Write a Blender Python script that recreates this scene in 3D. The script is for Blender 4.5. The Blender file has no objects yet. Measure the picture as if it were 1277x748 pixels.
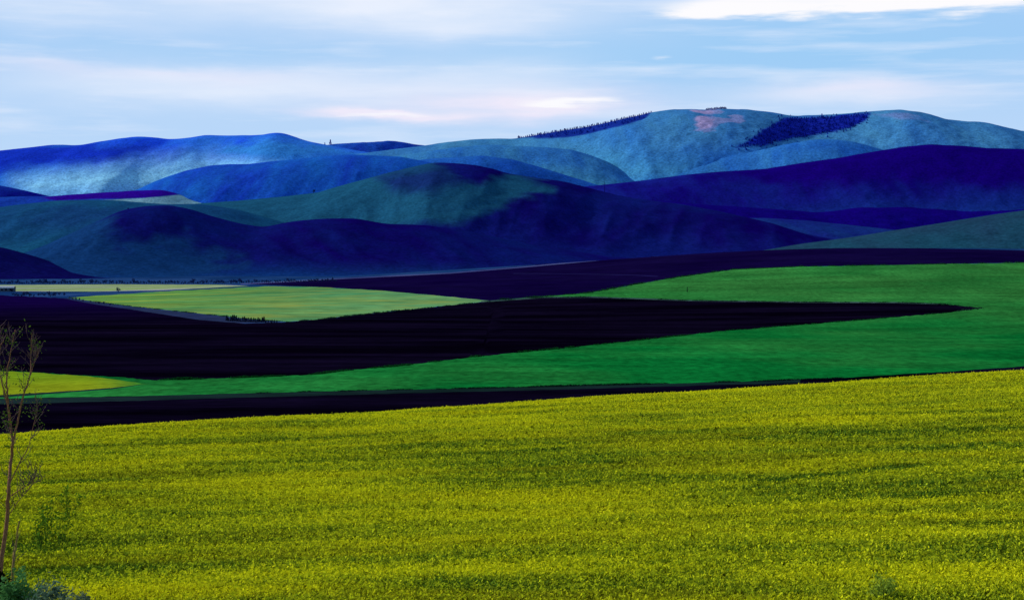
import bpy, math, random
import numpy as np
from mathutils import Vector
from mathutils.geometry import delaunay_2d_cdt
from mathutils.bvhtree import BVHTree

random.seed(7)
rng = np.random.default_rng(7)
scene = bpy.context.scene
COL = scene.collection

# ------------------------------------------------------------------ camera
FPX = 1854.0
CX, CY, HZ = 638.5, 374.0, 290.0
PITCH = math.atan((CY - HZ) / FPX)
cam_d = bpy.data.cameras.new('camera')
cam_d.sensor_width = 36.0
cam_d.lens = 36.0 * FPX / 1277.0
cam_d.clip_start = 0.5
cam_d.clip_end = 40000
cam = bpy.data.objects.new('camera', cam_d)
COL.objects.link(cam)
cam.location = (0, 0, 0)
cam.rotation_euler = (math.pi / 2 - PITCH, 0, 0)
scene.camera = cam
cP, sP = math.cos(PITCH), math.sin(PITCH)


def ray(px, py):
    """(tan right, tan up) per unit of forward distance for a photo position"""
    u, w = (px - CX) / FPX, -(py - CY) / FPX
    y = cP + w * sP
    z = -sP + w * cP
    return u / y, z / y


def project(x, y, z):
    f = y * cP - z * sP
    up = y * sP + z * cP
    return CX + FPX * x / f, CY - FPX * up / f


def at(px, py, Y):
    a, b = ray(px, py)
    return Vector((a * Y, Y, b * Y))


# ------------------------------------------------------------------ noise
def _hash(ix, iy, seed):
    h = (ix.astype(np.int64) * 374761393 + iy.astype(np.int64) * 668265263 + seed * 1442695041) & 0xffffffff
    h = ((h ^ (h >> 13)) * 1274126177) & 0xffffffff
    h = h ^ (h >> 16)
    return (h & 0xffff) / 65535.0


def vnoise(x, y, seed=0):
    x = np.asarray(x, float); y = np.asarray(y, float)
    ix, iy = np.floor(x), np.floor(y)
    fx, fy = x - ix, y - iy
    fx = fx * fx * (3 - 2 * fx); fy = fy * fy * (3 - 2 * fy)
    a = _hash(ix, iy, seed); b = _hash(ix + 1, iy, seed)
    c = _hash(ix, iy + 1, seed); d = _hash(ix + 1, iy + 1, seed)
    return (a * (1 - fx) + b * fx) * (1 - fy) + (c * (1 - fx) + d * fx) * fy


def fbm(x, y, seed=0, octs=4):
    s, a, t = 0, 1.0, 0
    for o in range(octs):
        s = s + a * vnoise(x * 2 ** o + 17.3 * o, y * 2 ** o - 9.1 * o, seed + o)
        t += a; a *= 0.5
    return s / t


def ridged(x, y, seed=0, octs=3):
    s, a, t = 0, 1.0, 0
    for o in range(octs):
        s = s + a * (1 - np.abs(2 * vnoise(x * 2 ** o, y * 2 ** o, seed + o) - 1))
        t += a; a *= 0.5
    return s / t


def sstep(t):
    t = np.clip(t, 0, 1)
    return t * t * (3 - 2 * t)


# ------------------------------------------------------------------ colour
ILLUM = np.array((0.62, 0.68, 0.80))


def lin(c):
    c = np.asarray(c, float) / 255.0
    return np.where(c <= 0.04045, c / 12.92, ((c + 0.055) / 1.055) ** 2.4)


def alb(r, g, b, k=1.0):
    return np.clip(lin((r, g, b)) / ILLUM * k, 0.0005, 0.9)


# ------------------------------------------------------------------ objects
def tag(o, label=None, cat=None, group=None, kind=None):
    if label: o['label'] = label
    if cat: o['category'] = cat
    if group: o['group'] = group
    if kind: o['kind'] = kind
    return o


def empty(name, loc=(0, 0, 0), rz=0):
    o = bpy.data.objects.new(name, None)
    o.empty_display_size = 0.2
    COL.objects.link(o)
    o.location = loc
    o.rotation_euler = (0, 0, rz)
    return o


def mesh_np(name, V, F, mat, cols=None, smooth=True, parent=None):
    """V (n,3), F (m,k) all faces with k corners; cols per-vertex rgb"""
    me = bpy.data.meshes.new(name)
    V = np.asarray(V, np.float32); F = np.asarray(F, np.int32)
    n, m, k = len(V), len(F), F.shape[1]
    me.vertices.add(n)
    me.vertices.foreach_set('co', V.ravel())
    me.loops.add(m * k)
    me.loops.foreach_set('vertex_index', F.ravel())
    me.polygons.add(m)
    me.polygons.foreach_set('loop_start', np.arange(0, m * k, k, dtype=np.int32))
    me.polygons.foreach_set('loop_total', np.full(m, k, np.int32))
    me.update(calc_edges=True)
    if smooth:
        me.polygons.foreach_set('use_smooth', np.ones(m, bool))
    if cols is not None:
        at_ = me.attributes.new('Col', 'FLOAT_COLOR', 'POINT')
        c4 = np.ones((n, 4), np.float32); c4[:, :3] = cols
        at_.data.foreach_set('color', c4.ravel())
    me.materials.append(mat)
    o = bpy.data.objects.new(name, me)
    COL.objects.link(o)
    if parent is not None:
        o.parent = parent
    return o


# ------------------------------------------------------------------ materials
def new_mat(name):
    m = bpy.data.materials.new(name)
    m.use_nodes = True
    nt = m.node_tree
    nt.nodes.clear()
    out = nt.nodes.new('ShaderNodeOutputMaterial')
    b = nt.nodes.new('ShaderNodeBsdfPrincipled')
    b.inputs['Roughness'].default_value = 1.0
    b.inputs['Specular IOR Level'].default_value = 0.0
    b.inputs['IOR'].default_value = 1.0
    nt.links.new(b.outputs[0], out.inputs[0])
    return m, nt, b, out


def mathn(nt, op, a, b=None, c=None):
    n = nt.nodes.new('ShaderNodeMath'); n.operation = op
    for i, v in enumerate((a, b, c)):
        if v is None: continue
        if isinstance(v, (int, float)): n.inputs[i].default_value = v
        else: nt.links.new(v, n.inputs[i])
    return n.outputs[0]


def ground_mat(name, grain, amp=0.5, stretch=(1, 1, 1), bump=0.0, bump_scale=None, grain2=None, amp2=0.25, hue=None):
    """vertex colour times two scales of procedural mottling, with bump"""
    m, nt, b, out = new_mat(name)
    a = nt.nodes.new('ShaderNodeAttribute'); a.attribute_name = 'Col'
    tc = nt.nodes.new('ShaderNodeTexCoord')
    mp = nt.nodes.new('ShaderNodeMapping')
    mp.inputs['Scale'].default_value = stretch
    nt.links.new(tc.outputs['Object'], mp.inputs[0])
    n1 = nt.nodes.new('ShaderNodeTexNoise')
    n1.inputs['Scale'].default_value = grain; n1.inputs['Detail'].default_value = 3
    n1.inputs['Roughness'].default_value = 0.65
    nt.links.new(mp.outputs[0], n1.inputs['Vector'])
    n2 = nt.nodes.new('ShaderNodeTexNoise')
    n2.inputs['Scale'].default_value = grain2 or grain * 0.13; n2.inputs['Detail'].default_value = 4
    nt.links.new(mp.outputs[0], n2.inputs['Vector'])
    f1 = mathn(nt, 'MULTIPLY_ADD', n1.outputs[0], 4 * amp, 1 - 2 * amp)
    f2 = mathn(nt, 'MULTIPLY_ADD', n2.outputs[0], 4 * amp2, 1 - 2 * amp2)
    f = mathn(nt, 'MAXIMUM', mathn(nt, 'MULTIPLY', f1, f2), 0.12)
    vm = nt.nodes.new('ShaderNodeVectorMath'); vm.operation = 'SCALE'
    nt.links.new(a.outputs['Color'], vm.inputs[0]); nt.links.new(f, vm.inputs['Scale'])
    last = vm.outputs[0]
    if hue is not None:
        mx = nt.nodes.new('ShaderNodeMix'); mx.data_type = 'RGBA'; mx.blend_type = 'MIX'
        n3 = nt.nodes.new('ShaderNodeTexNoise')
        n3.inputs['Scale'].default_value = grain * 0.35; n3.inputs['Detail'].default_value = 3
        nt.links.new(mp.outputs[0], n3.inputs['Vector'])
        fac = mathn(nt, 'MULTIPLY', mathn(nt, 'SUBTRACT', n3.outputs[0], 0.48), hue[3] * 5)
        fac.node.use_clamp = True
        nt.links.new(fac, mx.inputs['Factor'])
        nt.links.new(last, mx.inputs['A'])
        mx.inputs['B'].default_value = (*hue[:3], 1)
        last = mx.outputs['Result']
    nt.links.new(last, b.inputs['Base Color'])
    if bump:
        n4 = nt.nodes.new('ShaderNodeTexNoise')
        n4.inputs['Scale'].default_value = bump_scale or grain; n4.inputs['Detail'].default_value = 4
        nt.links.new(mp.outputs[0], n4.inputs['Vector'])
        bp = nt.nodes.new('ShaderNodeBump')
        bp.inputs['Strength'].default_value = 0.6
        bp.inputs['Distance'].default_value = bump
        nt.links.new(n4.outputs[0], bp.inputs['Height'])
        nt.links.new(bp.outputs[0], b.inputs['Normal'])
    return m


def leaf_mat(name, trans=0.25, rough=0.75):
    m, nt, b, out = new_mat(name)
    a = nt.nodes.new('ShaderNodeAttribute'); a.attribute_name = 'Col'
    b.inputs['Roughness'].default_value = rough
    nt.links.new(a.outputs['Color'], b.inputs['Base Color'])
    t = nt.nodes.new('ShaderNodeBsdfTranslucent')
    nt.links.new(a.outputs['Color'], t.inputs[0])
    ms = nt.nodes.new('ShaderNodeMixShader'); ms.inputs[0].default_value = trans
    nt.links.new(b.outputs[0], ms.inputs[1]); nt.links.new(t.outputs[0], ms.inputs[2])
    nt.links.new(ms.outputs[0], out.inputs[0])
    return m


def solid_mat(name, col, var=0.3, scale=8.0, rough=0.85):
    m, nt, b, out = new_mat(name)
    tc = nt.nodes.new('ShaderNodeTexCoord')
    n = nt.nodes.new('ShaderNodeTexNoise'); n.inputs['Scale'].default_value = scale; n.inputs['Detail'].default_value = 4
    nt.links.new(tc.outputs['Object'], n.inputs['Vector'])
    f = mathn(nt, 'MULTIPLY_ADD', n.outputs[0], 4 * var, 1 - 2 * var)
    vm = nt.nodes.new('ShaderNodeVectorMath'); vm.operation = 'SCALE'
    vm.inputs[0].default_value = tuple(col)
    nt.links.new(f, vm.inputs['Scale'])
    nt.links.new(vm.outputs[0], b.inputs['Base Color'])
    b.inputs['Roughness'].default_value = rough
    return m


# ------------------------------------------------------------------ ground heights
def yc(x):
    return np.clip(154.5 + 0.545 * x, 60, 300)


def smax(a, b, k):
    h = np.clip(0.5 + 0.5 * (a - b) / k, 0, 1)
    return b * (1 - h) + a * h + k * h * (1 - h)


HUMP_X = [-3000, -500, -257, 0, 200, 390, 688, 1500, 4000]
HUMP_A = [0, 0, 15, 29, 45, 57, 53, 48, 20]
_hx = np.linspace(-3000, 4000, 1401)
_ha = np.interp(_hx, HUMP_X, HUMP_A)
_k = np.exp(-0.5 * (np.arange(-40, 41) / 14.0) ** 2); _k /= _k.sum()
_ha = np.convolve(np.pad(_ha, 40, mode='edge'), _k, 'valid')


def zmid(x, y):
    x = np.asarray(x, float); y = np.asarray(y, float)
    z = -33.7 - 0.0211 * np.minimum(y, 3000)
    A = np.interp(x, _hx, _ha)
    z = z + A * np.where(y < 2000, sstep((y - 700) / 1300), 1 - sstep((y - 2000) / 700))
    z = z + (fbm(x / 320 + 5, y / 420, 3, 3) - 0.5) * 5.0 * sstep((y - 350) / 500)
    return z


def zfront(x, y):
    s = y - yc(x)
    w = 7.0
    sp = w * np.logaddexp(0, s / w)
    return -17.3 - 0.08 * s - 0.17 * sp + (fbm(x / 23 + 3, y / 23, 11, 3) - 0.5) * 0.9


def zground(x, y):
    return smax(zfront(x, y), zmid(x, y), 4.0)


def hit_mid(px, py):
    a, b = ray(px, py)
    ys = 150 * (6000 / 150.0) ** np.linspace(0, 1, 4000)
    d = b * ys - zmid(a * ys, ys)
    neg = np.nonzero(d <= 0)[0]
    i = neg[0] if len(neg) else int(np.argmin(d / ys))
    if len(neg) and ys[i] > 3600: i = int(np.searchsorted(ys, 3600))
    return float(a * ys[i]), float(ys[i])


# ------------------------------------------------------------------ the fields: plan polygons traced on the ground
def dens(pts, step=9.0, jit=0.5, close=True):
    """photo positions -> densified, slightly ragged outline"""
    out = []
    n = len(pts)
    for i in range(n if close else n - 1):
        (x0, y0), (x1, y1) = pts[i], pts[(i + 1) % n]
        k = max(1, int(math.hypot(x1 - x0, y1 - y0) / step))
        for j in range(k):
            t = j / k
            out.append((x0 + (x1 - x0) * t, y0 + (y1 - y0) * t + (random.uniform(-jit, jit) if j else 0)))
    return out


L_ = -60; R_ = 1340
WEDGE_TOP = [(1225, 384.5), (1180, 379.5), (1120, 377.5), (1000, 377), (860, 375), (735, 370.5), (680, 371), (610, 376), (540, 383),
             (470, 390), (400, 398), (350, 402)]
WEDGE_LOW = [(190, 474), (300, 471), (390, 467), (430, 462), (500, 456), (600, 444), (700, 434.5), (800, 424), (900, 413), (1000, 405),
             (1100, 397), (1180, 390)]
BAND_TOP = [(330, 352.5), (430, 346.5), (560, 340), (640, 333), (760, 322), (860, 313), (930, 309), (1000, 306.5), (1100, 308), (1277, 312.5), (R_, 314)]
GREEN_TOP = [(R_, 326.5), (1277, 327.5), (1000, 332.5), (915, 336), (850, 345), (790, 355), (735, 365), (700, 368), (620, 374)]
FAR_GREEN = [(84, 371), (130, 368), (200, 363.5), (270, 360), (330, 357), (400, 358), (470, 362), (540, 368), (612, 375), (540, 383), (470, 390),
             (400, 398), (360, 401), (330, 400), (285, 395), (220, 388), (150, 380.5), (110, 375)]
fields = []  # (name, label, world polygon, palette key)


def wpoly(pts, step=9.0, jit=0.5):
    return [hit_mid(px, py) for px, py in dens(pts, step, jit)]


def add_field(name, label, poly, key):
    fields.append((name, label, poly, key))


# painter's order: later polygons win
crest_poly = [(-320, -50)] + [(320, -50)] + [(x, float(yc(x)) + 7 + 1.2 * math.sin(x * .35)) for x in range(320, -321, -8)]
strip_far = [(L_, 499), (0, 497), (200, 493), (420, 487.5), (640, 483), (800, 479), (950, 475), (1050, 471), (1200, 462), (R_, 452)]
near_edge = [(x, float(yc(x)) + 7 + 1.2 * math.sin(x * .35)) for x in range(-320, 321, 8)]
far_edge = [hit_mid(px, py) for px, py in dens(strip_far, 12, 0.3, close=False)]
# right-hand green field sits under everything from the strip to the ridge
add_field('green_field', 'emerald green crop field wrapping round the black ploughed wedge',
          wpoly([(L_, 506), (0, 503), (200, 499), (420, 494), (640, 490), (800, 486), (R_, 484)] + [(R_, 326.5)] + GREEN_TOP[1:] + [(600, 444), (430, 455), (300, 462), (185, 464), (100, 462), (0, 460), (L_, 460)], 12, 0.4), 'green')
add_field('ploughed_field', 'almost black ploughed band along the top of the right-hand ridge',
          wpoly([(300, 354), (330, 353)] + BAND_TOP[1:-1] + [(R_, 315), (R_, 326.5)] + GREEN_TOP[1:] + [(612, 375), (540, 368), (470, 362), (400, 358)], 10, 0.25), 'purple')
add_field('ploughed_field', 'black ploughed wedge running from the left edge to a point in the green field',
          wpoly([(L_, 368), (0, 368), (84, 372), (110, 377), (180, 388), (250, 398), (300, 403)] + WEDGE_TOP[::-1] + WEDGE_LOW[::-1] + [(150, 470), (100, 468), (40, 464), (0, 462), (L_, 461)], 5, 0.45), 'black')
add_field('grass_field', 'pale green distant field with yellowish streaks left of centre', wpoly(FAR_GREEN, 9, 0.3), 'fargreen')
add_field('field_margin', 'thin blue-grey grass margin under the pale green distant field',
          wpoly([(78, 372), (110, 375.5), (150, 381), (220, 388.5), (285, 395.5), (330, 400.5), (352, 402), (300, 403), (250, 399), (180, 388.5), (110, 378)], 8, 0.2), 'margin')
add_field('stubble_field', 'narrow tan and yellow-green strip in front of the valley hedgerow',
          wpoly([(L_, 355.5), (150, 354.5), (270, 355), (310, 356.5), (262, 359), (200, 362), (120, 363.5), (L_, 363.5)], 8, 0.1), 'tan')
add_field('yellow_patch', 'small yellow-green pointed field at the left edge',
          wpoly([(L_, 461), (0, 462.5), (40, 464.5), (110, 469), (150, 474), (186, 479), (140, 484), (100, 486.5), (50, 490), (0, 493), (L_, 496)], 8, 0.4), 'patch')
add_field('field_margin', 'thin dark furrow line between the small yellow field and the green field',
          wpoly([(190, 477.5), (140, 485), (100, 488), (50, 492), (0, 495.5), (L_, 498), (L_, 495), (0, 492.5), (50, 489.5), (100, 486.5), (140, 483.5)], 8, 0.2), 'verge')
add_field('ploughed_strip', 'black ploughed strip just beyond the crest of the yellow field', near_edge + far_edge[::-1], 'black')
ve = [(L_, 499), (0, 497.5), (200, 493), (420, 487.5), (640, 483), (800, 479), (950, 475.5), (1010, 473.5)]
add_field('field_margin', 'grey-blue grass verge along the black ploughed strip',
          [hit_mid(px, py) for px, py in dens(ve, 12, 0.3, False)] + [hit_mid(px, py + 3.2 + 3.2 * max(0, 1 - px / 900)) for px, py in dens(ve, 12, 0.3, False)][::-1], 'verge')
tr = [(300, 353.5), (430, 346.5), (560, 340), (640, 333.5), (760, 322.5), (860, 313.5)]
add_field('dirt_track', 'pale dirt track along the skyline edge of the ploughed ridge',
          [hit_mid(px, py) for px, py in dens(tr, 12, 0.05, False)] + [hit_mid(px, py + 1.3) for px, py in dens(tr, 12, 0.05, False)][::-1], 'track')
tr2 = [(640, 340.5), (720, 341), (790, 342.5), (836, 345)]
add_field('dirt_track', 'faint grey line of a track across the dark ploughed ridge',
          [hit_mid(px, py) for px, py in dens(tr2, 12, 0.05, False)] + [hit_mid(px, py + 1.1) for px, py in dens(tr2, 12, 0.05, False)][::-1], 'trackdim')
tr3 = [(600, 375.5), (680, 370), (735, 369.5), (860, 374), (1000, 376), (1120, 376.5), (1180, 378.5)]
add_field('field_margin', 'thin grey-green margin along the upper edge of the black wedge',
          [hit_mid(px, py) for px, py in dens(tr3, 10, 0.05, False)] + [hit_mid(px, py + 1.5) for px, py in dens(tr3, 10, 0.05, False)][::-1], 'verge2')
add_field('yellow_field', 'yellow-green flowering field filling the foreground up to its crest', crest_poly, 'yellow')

# plan grid of ground points
gp = []
ys_near = list(np.arange(-60, 330, 4.0))
ys_far = []
y = 334.0
while y < 9500:
    ys_far.append(y); y *= 1.012
for y in ys_near:
    half = 130 + 0.5 * max(y, 0)
    xs = np.arange(-half, half, 4.0)
    gp += [(x + random.uniform(-.5, .5), y + random.uniform(-.5, .5)) for x in xs]
for y in ys_far:
    half = 120 + 0.5 * y
    xs = np.linspace(-half, half, 120 if y < 3600 else 50)
    dx = xs[1] - xs[0]
    gp += [(x + random.uniform(-.2, .2) * dx, y) for x in xs]
gp += [(-9000, -100), (9000, -100), (-9000, 3000), (9000, 3000), (-9000, 12000), (9000, 12000), (0, 12000), (-4000, 60), (4000, 60)]
verts = [Vector((x / 1000, y / 1000)) for x, y in gp]
faces = []
for nm, lb, poly, key in fields:
    i0 = len(verts)
    area = sum(p[0] * q[1] - q[0] * p[1] for p, q in zip(poly, poly[1:] + poly[:1]))
    if area < 0: poly = poly[::-1]      # outlines must run counter-clockwise
    verts += [Vector((x / 1000, y / 1000)) for x, y in poly]
    faces.append(list(range(i0, i0 + len(poly))))
cv, ce, cf, ov, oe, of = delaunay_2d_cdt(verts, [], faces, 0, 1e-7)
cvx = np.array([(v.x * 1000, v.y * 1000) for v in cv])
cz = zground(cvx[:, 0], cvx[:, 1])
CV = np.column_stack([cvx, cz])
owner = np.array([max(o) if o else -1 for o in of])
CF = np.array([list(f) for f in cf], dtype=np.int32)
# make triangles face up
a, b, c = CV[CF[:, 0]], CV[CF[:, 1]], CV[CF[:, 2]]
crs = (b[:, 0] - a[:, 0]) * (c[:, 1] - a[:, 1]) - (b[:, 1] - a[:, 1]) * (c[:, 0] - a[:, 0])
CF[crs < 0] = CF[crs < 0][:, ::-1]


def mix(c1, c2, t):
    t = np.clip(np.asarray(t), 0, 1)[:, None]
    return np.asarray(c1) * (1 - t) + np.asarray(c2) * t


def hit_front(px, py):
    a, b = ray(px, py)
    ys = np.linspace(20, 200, 3000)
    i = int(np.argmax(b * ys - zfront(a * ys, ys) <= 0))
    return a * ys[i], ys[i]


RUT = (hit_front(968, 602), hit_front(1142, 583))


def yellow_tone(x, y):
    """0 dark green .. 1 bright yellow, in long soft streaks"""
    yy = y + 0.12 * x
    t = 0.6 * fbm(x / 9, yy / 1.9, 21, 5) + 0.4 * fbm(x / 22, yy / 4.5, 25, 3)
    t = (t - 0.5) * 2.9 + 0.43
    s = y - yc(x)
    t = t + 0.50 * sstep((s + 60) / 55) - 0.14 * sstep((-65 - s) / 50) - 0.12 * sstep((-x - 4) / 10) * sstep((-60 - s) / 40)
    # old wheel rut crossing the crop at right
    (ax, ay), (bx, by) = RUT
    k = np.clip(((x - ax) * (bx - ax) + (y - ay) * (by - ay)) / ((bx - ax) ** 2 + (by - ay) ** 2), 0, 1)
    t = t - 1.1 * np.exp(-(((x - ax - k * (bx - ax)) ** 2 + (y - ay - k * (by - ay)) ** 2) / .35)) * (.5 + vnoise(x / 1.5, y / 1.5, 77))
    return t


def field_col(key, x, y):
    n1 = fbm(x / 60, y / 90, 31, 4); n2 = fbm(x / 250, y / 300, 37, 3)
    if key == 'yellow':
        t = yellow_tone(x, y)
        return mix(alb(68, 94, 22), alb(144, 146, 14), t)
    if key == 'green':
        f = sstep((y - 500) / 900)
        c = mix(alb(6, 94, 42), alb(46, 116, 56), 0.15 + 0.75 * f + (n1 - .5) * 1.1)
        row = fbm(x / 70, y / 9, 43, 4)
        return c * (0.72 + 0.56 * n2)[:, None] * (0.62 + 0.76 * row)[:, None]
    if key == 'black':
        c = mix(alb(3, 1, 12), alb(13, 8, 32), (fbm(x / 90, y / 14, 33, 4) - .5) * 2.6 + .4)
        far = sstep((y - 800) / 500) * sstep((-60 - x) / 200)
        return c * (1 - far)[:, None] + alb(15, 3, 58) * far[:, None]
    if key == 'purple':
        return mix(alb(8, 1, 46), alb(16, 9, 58), n1 * 1.3 - .15)
    if key == 'fargreen':
        n3 = fbm(x / 120, y / 40, 41, 4)
        c = mix(alb(54, 124, 74), alb(98, 140, 62), (n3 - .5) * 3 + .5)
        return mix(c, alb(84, 138, 100), sstep((x + 380) / 350) * .7)
    if key == 'margin': return mix(alb(20, 28, 66), alb(40, 54, 92), n1)
    if key == 'tan':
        return mix(alb(140, 150, 150), alb(120, 148, 92), (fbm(x / 200, y / 60, 5, 2) - .5) * 3 + .5 + sstep((y - 2300) / 300) * .5)
    if key == 'patch':
        qx, qy = project(x, y, zground(x, y))
        return mix(mix(alb(88, 128, 26), alb(132, 146, 26), (n1 - .5) * 2 + .5), alb(30, 108, 40), sstep((qx - 110) / 80))
    if key == 'verge': return mix(alb(8, 30, 30), alb(26, 44, 50), n1)
    if key == 'verge2': return mix(alb(30, 60, 62), alb(62, 84, 92), n1)
    if key == 'track': return mix(alb(40, 50, 110), alb(74, 84, 138), n1)
    if key == 'trackdim': return mix(alb(16, 12, 60), alb(26, 24, 76), n1)
    # valley floor
    return mix(alb(16, 48, 100), alb(40, 72, 128), (n1 - .4) * 2)


MAT = {
    'yellow': ground_mat('crop_undergrowth', 6.0, 0.6, bump=0.05, bump_scale=9.0),
    'green': ground_mat('green_crop', 0.30, 0.45, (1, .5, 1), bump=0.25, bump_scale=0.5, grain2=0.03, amp2=.22),
    'black': ground_mat('ploughed_soil', 0.35, 0.5, (.35, 1, 1), bump=0.2, bump_scale=0.6),
    'purple': ground_mat('ploughed_soil_far', 0.15, 0.45, (.35, 1, 1)),
    'fargreen': ground_mat('distant_grass', 0.12, 0.4, (.5, 1, 1), hue=(*alb(160, 158, 60), .35)),
    'other': ground_mat('rough_grass', 0.12, 0.4, (.6, 1, 1)),
}
for k in ('patch',): MAT[k] = ground_mat('yellow_crop_far', 0.5, 0.4, (.6, 1, 1))


def emit_region(idx, name, label, key):
    sel = CF[owner == idx]
    if len(sel) == 0: return None
    u, inv = np.unique(sel, return_inverse=True)
    V = CV[u]
    c = field_col(key, V[:, 0], V[:, 1])
    o = mesh_np(name, V, inv.reshape(-1, 3), MAT.get(key, MAT['other']), c)
    tag(o, label, 'field' if idx >= 0 else 'ground', kind='structure')
    return o


for i, (nm, lb, poly, key) in enumerate(fields):
    emit_region(i, nm, lb, key)
emit_region(-1, 'ground', 'blue-grey valley grassland at the foot of the hills', 'valley')

# ------------------------------------------------------------------ hills, with distance haze and cloud shadow painted into their colours
def smooth_curve(px, py, Y, n, x0, x1, sig=5):
    wx, wz = [], []
    for a_, b_ in zip(px, py):
        t, e = ray(a_, b_)
        wx.append(t * Y); wz.append(e * Y)
    xs = np.linspace(x0, x1, n)
    z = np.interp(xs, wx, wz)
    k = np.exp(-0.5 * (np.arange(-4 * sig, 4 * sig + 1) / sig) ** 2); k /= k.sum()
    z = np.convolve(np.pad(z, 4 * sig, mode='edge'), k, 'valid')
    return xs, z


def poly_sd(px, py, poly):
    """signed distance (positive inside) of points to polygon"""
    P = np.asarray(poly, float)
    Q = np.roll(P, -1, axis=0)
    dmin = np.full(px.shape, 1e9); inside = np.zeros(px.shape, bool)
    for (x0, y0), (x1, y1) in zip(P, Q):
        ex, ey = x1 - x0, y1 - y0
        t = np.clip(((px - x0) * ex + (py - y0) * ey) / (ex * ex + ey * ey + 1e-9), 0, 1)
        dmin = np.minimum(dmin, np.hypot(px - x0 - t * ex, py - y0 - t * ey))
        cond = (y0 > py) != (y1 > py)
        xi = x0 + (py - y0) / (y1 - y0 + 1e-12) * ex
        inside ^= cond & (px < xi)
    return np.where(inside, dmin, -dmin)


BVH = {}


def hill(name, label, crest, Y, wf, wb, seed, c1, c2, foot, spur=0.10, L=260, patches=(), n=420, m=110, mat=None, sharp=1.0,
         pw=1.0, c3=None, sig=2, streak=0.5, fine_amp=.045, ro=4):
    px = [p[0] for p in crest]; py = [p[1] for p in crest]
    t0, _ = ray(px[0], py[0]); t1, _ = ray(px[-1], py[-1])
    xs, zc = smooth_curve(px, py, Y, n, t0 * Y, t1 * Y, sig)
    v = np.concatenate([-np.linspace(1, 0, m) ** 1.25, np.linspace(0, 1, 26)[1:]])
    X, Vv = np.meshgrid(xs, v)
    Zc = np.broadcast_to(zc, X.shape)
    t = np.abs(Vv)
    P = 0.5 * (1 + np.cos(math.pi * t ** pw))
    Yv = Y + np.where(Vv < 0, Vv * wf, Vv * wb) + (fbm(X / 900, X * 0 + seed, seed, 2) - .5) * wf * 0.25
    H = np.maximum(Zc - foot, 1.0)
    wx = X + (fbm(X / 500, Vv * 2 + 7, seed + 50, 3) - .5) * 420 * t + Vv * 160 * math.sin(seed)
    rd = ridged(wx / L, Vv * 0.9 + seed, seed + 9, ro) - 0.62
    env = 4 * P * (1 - P)
    fine = fbm(X / 60, Yv / 60, seed + 70, 3) - .5
    Z = foot + H * P + rd * spur * H * env * 1.5 + fine * H * fine_amp * (0.25 + env)
    Vt = np.column_stack([X.ravel(), Yv.ravel(), Z.ravel()])
    R, Cn = X.shape
    idx = np.arange(R * Cn).reshape(R, Cn)
    F = np.column_stack([idx[:-1, :-1].ravel(), idx[:-1, 1:].ravel(), idx[1:, 1:].ravel(), idx[1:, :-1].ravel()])
    xr, yr, vr = X.ravel(), Yv.ravel(), Vv.ravel()
    qx, qy = project(Vt[:, 0], Vt[:, 1], Vt[:, 2])
    big = fbm(wx.ravel() / 300, vr * 3 + seed, seed + 20, 4)
    stk = fbm(wx.ravel() / 45, vr * 5, seed + 30, 4)
    c = mix(c1, c2, (big - .5) * 1.7 + .5 + (stk - .5) * streak * 2)
    if c3 is not None:   # second tone low on the slope; on the left range it paints mist
        tt = sstep((np.abs(vr) - c3[1]) / (c3[2] - c3[1])) * (0.6 + 0.8 * big)
        c = mix(c, c3[0], tt)
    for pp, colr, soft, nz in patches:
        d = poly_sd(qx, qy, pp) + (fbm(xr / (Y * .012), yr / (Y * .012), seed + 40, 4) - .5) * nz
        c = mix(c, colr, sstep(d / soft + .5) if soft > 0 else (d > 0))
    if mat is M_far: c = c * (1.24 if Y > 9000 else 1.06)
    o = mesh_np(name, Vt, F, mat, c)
    tag(o, label, 'hill', kind='structure')
    BVH[label] = BVHTree.FromPolygons([tuple(q) for q in Vt], [tuple(f) for f in F])
    return label


M_near = ground_mat('hill_turf_near', 0.11, 0.38, bump=1.0, bump_scale=0.06, grain2=0.02, amp2=.16)
M_mid = ground_mat('hill_turf_middle', 0.09, 0.38, bump=1.3, bump_scale=0.05, grain2=0.014, amp2=.14)
M_far = ground_mat('mountain_turf', 0.08, 0.46, bump=1.2, bump_scale=0.04, grain2=0.01, amp2=.12)

FOOT = -99
navy = alb(14, 2, 92); navy2 = alb(14, 20, 100)
teal = alb(20, 76, 116); teal2 = alb(18, 58, 112)

hill('hill', 'small dark hill at the far left edge behind the hedgerow',
     [(-420, 330), (-200, 300), (-80, 297), (0, 309), (30, 318), (60, 328), (95, 337), (140, 343), (200, 345), (240, 345)], 3350, 330, 300, 3,
     alb(10, 4, 72), alb(12, 16, 84), FOOT, mat=M_near, L=140, n=200)
hA = hill('hill', 'dark navy double-humped front ridge left of centre',
     [(-500, 335), (-100, 325), (30, 322), (90, 298), (130, 276), (165, 261), (190, 257), (215, 256), (240, 261), (262, 269), (300, 279), (330, 283.5),
      (365, 276), (400, 273), (442, 272), (480, 279), (530, 280.5), (580, 288), (640, 300), (720, 314), (820, 326), (960, 336), (1060, 340), (1200, 344)],
     3850, 640, 600, 8, alb(13, 4, 90), alb(10, 24, 100), FOOT, spur=.13, ro=3, fine_amp=.03, L=220, mat=M_near, n=560, m=130, c3=(alb(12, 48, 112), .62, .95),
     patches=[([(-60, 262), (130, 262), (150, 300), (230, 300), (300, 325), (240, 352), (-60, 352)], alb(14, 50, 104), 34, 40)])
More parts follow.
